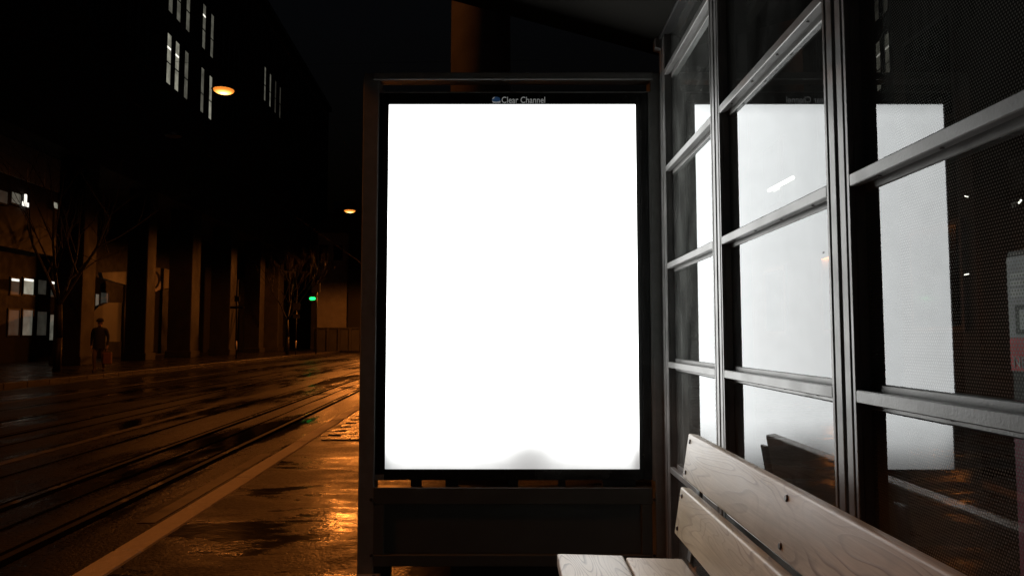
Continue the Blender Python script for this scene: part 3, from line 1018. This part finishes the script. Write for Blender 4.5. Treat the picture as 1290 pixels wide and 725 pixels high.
tp = on_y(361, 400, 52)
bare_tree('bare forked tree in front of the arcade, left of the green signal', Vector((tp.x, 52, -0.02)), 8.0, 3, 0.75)
tp = on_y(72, 400, 25)
bare_tree('bare tree standing before the lit ground floor windows at left', Vector((tp.x, 25, -0.02)), 7.5, 11, 0.85)

# ------------------------------------------------------------------ signal and sign posts
sg = on_y(393, 376, 52)
e = empty('tram_signal', (sg.x + 0.25, 52, -0.02), 'green lit tram signal on a slim pole before the pale house', 'traffic signal')
MB().cyl((sg.x + 0.25, 52, -0.02), (sg.x + 0.25, 52, sg.z + 1.3), 0.05, n=10).build('pole', M['dark'], e)
hd = MB().cube((sg.x - 0.28, 51.78, sg.z - 0.24), (sg.x + 0.28, 51.94, sg.z + 0.24), 0.02).build('signal_head', M['dark'], e)
MB().prism([(sg.x + 0.22 * math.cos(k * math.pi / 12), 51.779, sg.z + 0.11 * math.sin(k * math.pi / 12)) for k in range(24)], (0, -0.02, 0)).build('green_lens', M['green'], hd)
MB().cube((sg.x - 0.1, 51.8, sg.z + 0.42), (sg.x + 0.5, 51.93, sg.z + 1.1), 0.02).build('upper_box', M['dark'], e)
for px, y, yt, plates, lab in ((372, 50, 383, ((0, 386, 0.5, 0.5), (0, 398, 0.45, 0.3)), 'thin sign post with two small plates left of the green signal'),
                               (298, 40, 352, ((0, 387, 0.75, 0.14), (0, 376, 0.3, 0.3)), 'sign post with crossed plates between two pillars')):
    p = on_y(px, yt, y)
    e = empty('sign_post', (p.x, y, -0.02), lab, 'sign post')
    MB().cyl((p.x, y, -0.02), (p.x, y, p.z), 0.035, n=8).build('pole', M['dark'], e)
    for _, py, w, h in plates:
        zc = on_y(px, py, y).z
        MB().cube((p.x - w / 2, y - 0.06, zc - h / 2), (p.x + w / 2, y - 0.037, zc + h / 2), 0.005).build('plate', M['dark'], e)
    MB().cyl((p.x, y, 0.45), (p.x, y, 0.95), 0.042, n=8).build('white_band', M['whiteprint'], e)

# contact wires over the tracks
for t, lab in ((2.87, 'contact wire over the near tram track'), (6.42, 'contact wire over the far tram track')):
    tag(MB().cyl(S(-30, t, 5.6), S(120, t, 5.6), 0.004, n=5).build('contact_wire', M['soot']), lab, 'wire', 'tram contact wires')
# unlit pendant seen as a glint under the lit lamp
p = on_y(216, 171, 30)
e = empty('unlit_pendant', p, 'small unlit pendant fitting catching light below the lit windows', 'street lamp')
MB().lathe([(0.0, 0.14), (0.06, 0.13), (0.16, 0.05), (0.34, 0.0), (0.30, -0.03), (0.0, -0.05)], p, 20).build('housing', M['steel'], e)
MB().cyl(S(p.dot(SD), -2.2, p.z + 1.3), p + Vector((0, 0, 0.13)), 0.006, n=5).build('span_wire', M['soot'], e)
MB().cyl(p + Vector((0, 0, 0.13)), S(p.dot(SD), 15.95, p.z + 0.8), 0.006, n=5).build('span_wire', M['soot'], e)


# ------------------------------------------------------------------ walking person with an orange bag
def person(base_, h, face):
    k = h / 1.75
    J = {  # x right of the figure (as seen), y depth, z up; figure faces -y
        'pelvis': (0, 0, 0.95, .135, .11), 'waist': (0, 0, 1.10, .135, .105), 'chest': (0, 0.0, 1.30, .165, .12), 'neckb': (0, 0.01, 1.46, .07, .065),
        'neck': (0, 0, 1.52, .055, .055), 'head': (0, -0.015, 1.60, .075, .09), 'headt': (0, -0.01, 1.70, .078, .092), 'top': (0, 0, 1.745, .045, .05),
        'hl': (-.10, 0, 0.90, .095, .095), 'kl': (-.10, -0.14, 0.50, .062, .062), 'al': (-.09, -0.10, 0.09, .042, .042), 'fl': (-.10, -0.26, 0.035, .04, .032),
        'hr': (.10, 0, 0.90, .095, .095), 'kr': (.10, 0.02, 0.49, .062, .062), 'ar': (.09, 0.22, 0.12, .042, .042), 'fr': (.10, 0.10, 0.035, .04, .032),
        'sl': (-.19, 0, 1.40, .072, .07), 'el': (-.25, 0.08, 1.13, .05, .05), 'wl': (-.24, 0.0, 0.88, .035, .035), 'pl': (-.235, -0.02, 0.81, .036, .022),
        'sr': (.19, 0, 1.40, .072, .07), 'er': (.25, 0.03, 1.13, .05, .05), 'wr': (.25, -0.03, 0.87, .035, .035), 'pr': (.25, -0.04, 0.80, .036, .022)}
    E = [('pelvis', 'waist'), ('waist', 'chest'), ('chest', 'neckb'), ('neckb', 'neck'), ('neck', 'head'), ('head', 'headt'), ('headt', 'top'),
         ('pelvis', 'hl'), ('hl', 'kl'), ('kl', 'al'), ('al', 'fl'), ('pelvis', 'hr'), ('hr', 'kr'), ('kr', 'ar'), ('ar', 'fr'),
         ('chest', 'sl'), ('sl', 'el'), ('el', 'wl'), ('wl', 'pl'), ('chest', 'sr'), ('sr', 'er'), ('er', 'wr'), ('wr', 'pr')]
    for sd, xx in (('l', -.235), ('r', .25)):
        yy = -0.02 if sd == 'l' else -0.04
        for f, (dy, ln) in enumerate(((-.03, .075), (-.01, .085), (.01, .08), (.028, .065))):
            J['f%s%da' % (sd, f)] = (xx, yy + dy, .765 if sd == 'l' else .755, .009, .009)
            J['f%s%db' % (sd, f)] = (xx + (.012 if sd == 'l' else -.012), yy + dy - .006, .775 - ln, .0085, .0085)
            J['f%s%dc' % (sd, f)] = (xx + (.035 if sd == 'l' else -.035), yy + dy - .008, .765 - ln, .008, .008)
            E += [('p' + sd, 'f%s%da' % (sd, f)), ('f%s%da' % (sd, f), 'f%s%db' % (sd, f)), ('f%s%db' % (sd, f), 'f%s%dc' % (sd, f))]
        J['t%sa' % sd] = (xx + (.01 if sd == 'l' else -.01), yy - .05, .80, .0095, .0095)
        J['t%sb' % sd] = (xx + (.025 if sd == 'l' else -.025), yy - .062, .755, .009, .009)
        E += [('p' + sd, 't%sa' % sd), ('t%sa' % sd, 't%sb' % sd)]
    names = list(J)
    me = bpy.data.meshes.new('person_skeleton')
    me.from_pydata([Vector(J[n][:3]) * k for n in names], [(names.index(a), names.index(b)) for a, b in E], [])
    o = bpy.data.objects.new('body_tmp', me)
    COL.objects.link(o)
    sm = o.modifiers.new('skin', 'SKIN')
    sm.use_smooth_shade = True
    for i, n in enumerate(names):
        me.skin_vertices[0].data[i].radius = (J[n][3] * k, J[n][4] * k)
        me.skin_vertices[0].data[i].use_root = (n == 'pelvis')
    su = o.modifiers.new('sub', 'SUBSURF')
    su.levels = su.render_levels = 1
    bpy.context.view_layer.update()
    body = bpy.data.meshes.new_from_object(o.evaluated_get(bpy.context.evaluated_depsgraph_get()))
    bpy.data.objects.remove(o)
    body.name = 'body'
    body.materials.clear()
    for m_ in ('jacket', 'trousers', 'skin', 'shoe'):
        body.materials.append(M[m_])
    for f in body.polygons:
        c = f.center / k
        f.material_index = 2 if c.z > 1.50 else (3 if c.z < 0.085 else 0)
        if c.z < 0.86 and abs(c.x) < 0.19 and c.z > 0.085:
            f.material_index = 1
        if abs(c.x) > 0.19 and c.z < 0.87:
            f.material_index = 2
        f.use_smooth = True
    zmin = min(v.co.z for v in body.vertices)
    for v in body.vertices:
        v.co.z -= zmin
    e = empty('person', base_, 'person in dark jacket and cap walking with an orange bag', 'person')
    e.rotation_euler = (0, 0, face)
    b_ = bpy.data.objects.new('body', body)
    COL.objects.link(b_)
    b_.parent = e

    def part(name, mb, mat):
        o_ = mb.build(name, M[mat], None)
        o_.parent = e
        return o_
    c = MB().lathe([(0.0, 1.80), (0.06, 1.79), (0.10, 1.75), (0.108, 1.69), (0.105, 1.67)], (0, 0, -zmin), 16, k, k * 1.1)
    c.box((0, -0.13 * k, 1.675 * k - zmin), (0.16 * k, 0.12 * k, 0.014), None, 0.005)
    part('cap', c, 'jacket')
    jk = MB().lathe([(0.155, 1.38), (0.175, 1.25), (0.172, 1.05), (0.185, 0.85), (0.19, 0.78)], (0, 0, -zmin), 20, k * 1.05, k * 0.82)
    part('coat', jk, 'jacket')
    fc = MB()
    for sx in (-1, 1):
        fc.cyl((sx * 0.033, -0.095, 1.655 - zmin), (sx * 0.033, -0.108, 1.655 - zmin), 0.011, 0.006, n=8)
    part('eyes', fc, 'shoe')
    part('nose', MB().cyl((0, -0.09, 1.655 - zmin), (0, -0.122, 1.615 - zmin), 0.010, 0.017, n=8), 'skin')
    part('mouth', MB().box((0, -0.098, 1.575 - zmin), (0.045, 0.01, 0.009), None, 0.003), 'bag')
    er = MB()
    for sx in (-1, 1):
        er.box((sx * 0.085, 0.0, 1.63 - zmin), (0.02, 0.035, 0.06), None, 0.006)
    part('ears', er, 'skin')
    return e, zmin, k


pp = on_y(122, 463, 24.5)
e, zmin, kk = person(Vector((pp.x, 24.5, -0.02)), 1.78, R(12))
bg = empty('shopping_bag', e.location + Vector((0.30, -0.02, 0.27)), 'orange shopping bag carried in a hand of the walking person', 'bag')
bx, by, bz_ = bg.location
mb = MB()
mb.box((bx, by, bz_ + 0.19), (0.27, 0.12, 0.38), None, 0.02)
for v in mb.bm.verts:
    if v.co.z > bz_ + 0.3:
        v.co.y = by + (v.co.y - by) * 0.5
mb.build('bag_body', M['bag'], bg)
mb = MB()
for sx in (-0.05, 0.05):
    mb.cyl((bx + sx, by, bz_ + 0.37), (bx - 0.03 + sx * 0.3, by, bz_ + 0.50), 0.006, n=6)
mb.build('handle', M['dark'], bg)

# ------------------------------------------------------------------ behind the glass wall
rb = empty('dark_rear_building', (9, 10, 0), 'unlit building standing in the dark behind the glass wall', 'building')
MB().cube((7.5, -6, -0.01), (14, 30, 11)).build('wall', M['soot'], rb)
MB().cube((7.2, -6.3, 11.003), (14.3, 30.3, 11.4)).build('roof', M['dark'], rb)
for k in range(8):
    yy = -3 + k * 4
    for z in (1.2, 4.8):
        w_ = MB().cube((7.44, yy - 0.8, z), (7.499, yy + 0.8, z + 1.9)).build('window', M['dark'], rb)
        MB().cube((7.42, yy - 0.7, z + 0.1), (7.439, yy + 0.7, z + 1.8)).build('pane', M['darkglass'], w_)


def tube_on(px0, py0, px1, py1, x, r, label):
    a, b_ = on_x(px0, py0, x), on_x(px1, py1, x)
    e = empty('wall_lamp', (a + b_) / 2, label, 'lamp', 'small lamps behind the glass')
    MB().cyl(a, b_, r, n=8).build('tube', M['tube_far'], e)
    c = (a + b_) / 2
    MB().cube((c.x + r * 0.7, min(a.y, b_.y), min(a.z, b_.z)), (7.43, max(a.y, b_.y), max(a.z, b_.z))).build('bracket', M['dark'], e)


tube_on(967, 240, 997, 224, 7.35, 0.05, 'short bright tube lamp seen through the middle glass bay')
tube_on(1108, 166, 1111, 156, 7.35, 0.04, 'small lamp seen through glass beside the thick mullion')
tube_on(1213, 247, 1217, 248, 7.35, 0.009, 'tiny lamp seen through the dotted glass below the upper transom')
tube_on(1281, 256, 1284, 252, 7.35, 0.012, 'tiny lamp seen through dotted glass at the right edge')
tube_on(1213, 346, 1218, 345, 7.35, 0.009, 'tiny lamp seen through dotted glass above the lowest bright pane edge')

# campaign poster on a board behind the dotted glass
PX = 1.45
a, c = on_x(1264, 325, PX), on_x(1264, 466, PX)
yb = a.y
pos = empty('poster_board', (PX, yb - 0.35, 0), 'red and grey poster board reading NEIN behind the dotted glass', 'poster')
MB().cube((PX + 0.006, yb - 0.75, 0.35), (PX + 0.03, yb, a.z + 0.02), 0.003).build('board', M['dark'], pos)
zr_ = on_x(1270, 425, PX).z
MB().cube((PX, yb - 0.72, zr_ + 0.001), (PX + 0.0055, yb - 0.004, a.z)).build('photo_print', M['greyprint'], pos)
MB().cube((PX, yb - 0.72, c.z), (PX + 0.0055, yb - 0.004, zr_)).build('red_band', M['red'], pos)
MB().cube((PX, yb - 0.72, 0.40), (PX + 0.0055, yb - 0.004, c.z - 0.12)).build('pink_band', M['pinksheet'], pos)  # plain pink sheet added on the lower board
hh = a.z - zr_
for z0_, z1_ in ((0.74, 0.79), (0.50, 0.60), (0.64, 0.70)):
    MB().cube((PX - 0.002, yb - 0.5, zr_ + hh * z0_), (PX - 0.0002, yb - 0.02, zr_ + hh * z1_)).build('pale_stripe', M['whiteprint'], pos)
MB().cube((PX - 0.002, yb - 0.16, zr_ + hh * 0.04), (PX - 0.0002, yb - 0.035, zr_ + hh * 0.40), 0.0005).build('picture_block', M['dark'], pos)
MB().cube((PX - 0.004, yb - 0.13, zr_ + hh * 0.10), (PX - 0.0022, yb - 0.055, zr_ + hh * 0.34), 0.0005).build('picture_patch', M['whiteprint'], pos)
for yy in (yb - 0.06, yb - 0.69):
    MB().cube((PX + 0.031, yy - 0.025, 0.0), (PX + 0.08, yy + 0.025, a.z)).build('leg', M['dark'], pos)
cu = bpy.data.curves.new('poster_lettering', 'FONT')
cu.body = 'NEIN'
cu.extrude = 0.0006
tmp = bpy.data.objects.new('tmp_text', cu)
COL.objects.link(tmp)
bpy.context.view_layer.update()
me = bpy.data.meshes.new_from_object(tmp.evaluated_get(bpy.context.evaluated_depsgraph_get()))
bpy.data.objects.remove(tmp)
xs = [v.co.x for v in me.vertices]
ys = [v.co.y for v in me.vertices]
hh2 = (zr_ - c.z) * 0.30
kk2 = hh2 / (max(ys) - min(ys))
for v in me.vertices:
    v.co = Vector((PX - 0.0015 - v.co.z, yb - 0.02 - (v.co.x - min(xs)) * kk2, c.z + (zr_ - c.z) * 0.12 + (v.co.y - min(ys)) * kk2)) - pos.location
me.materials.clear()
me.materials.append(M['whiteprint'])
o = bpy.data.objects.new('lettering', me)
COL.objects.link(o)
o.parent = pos
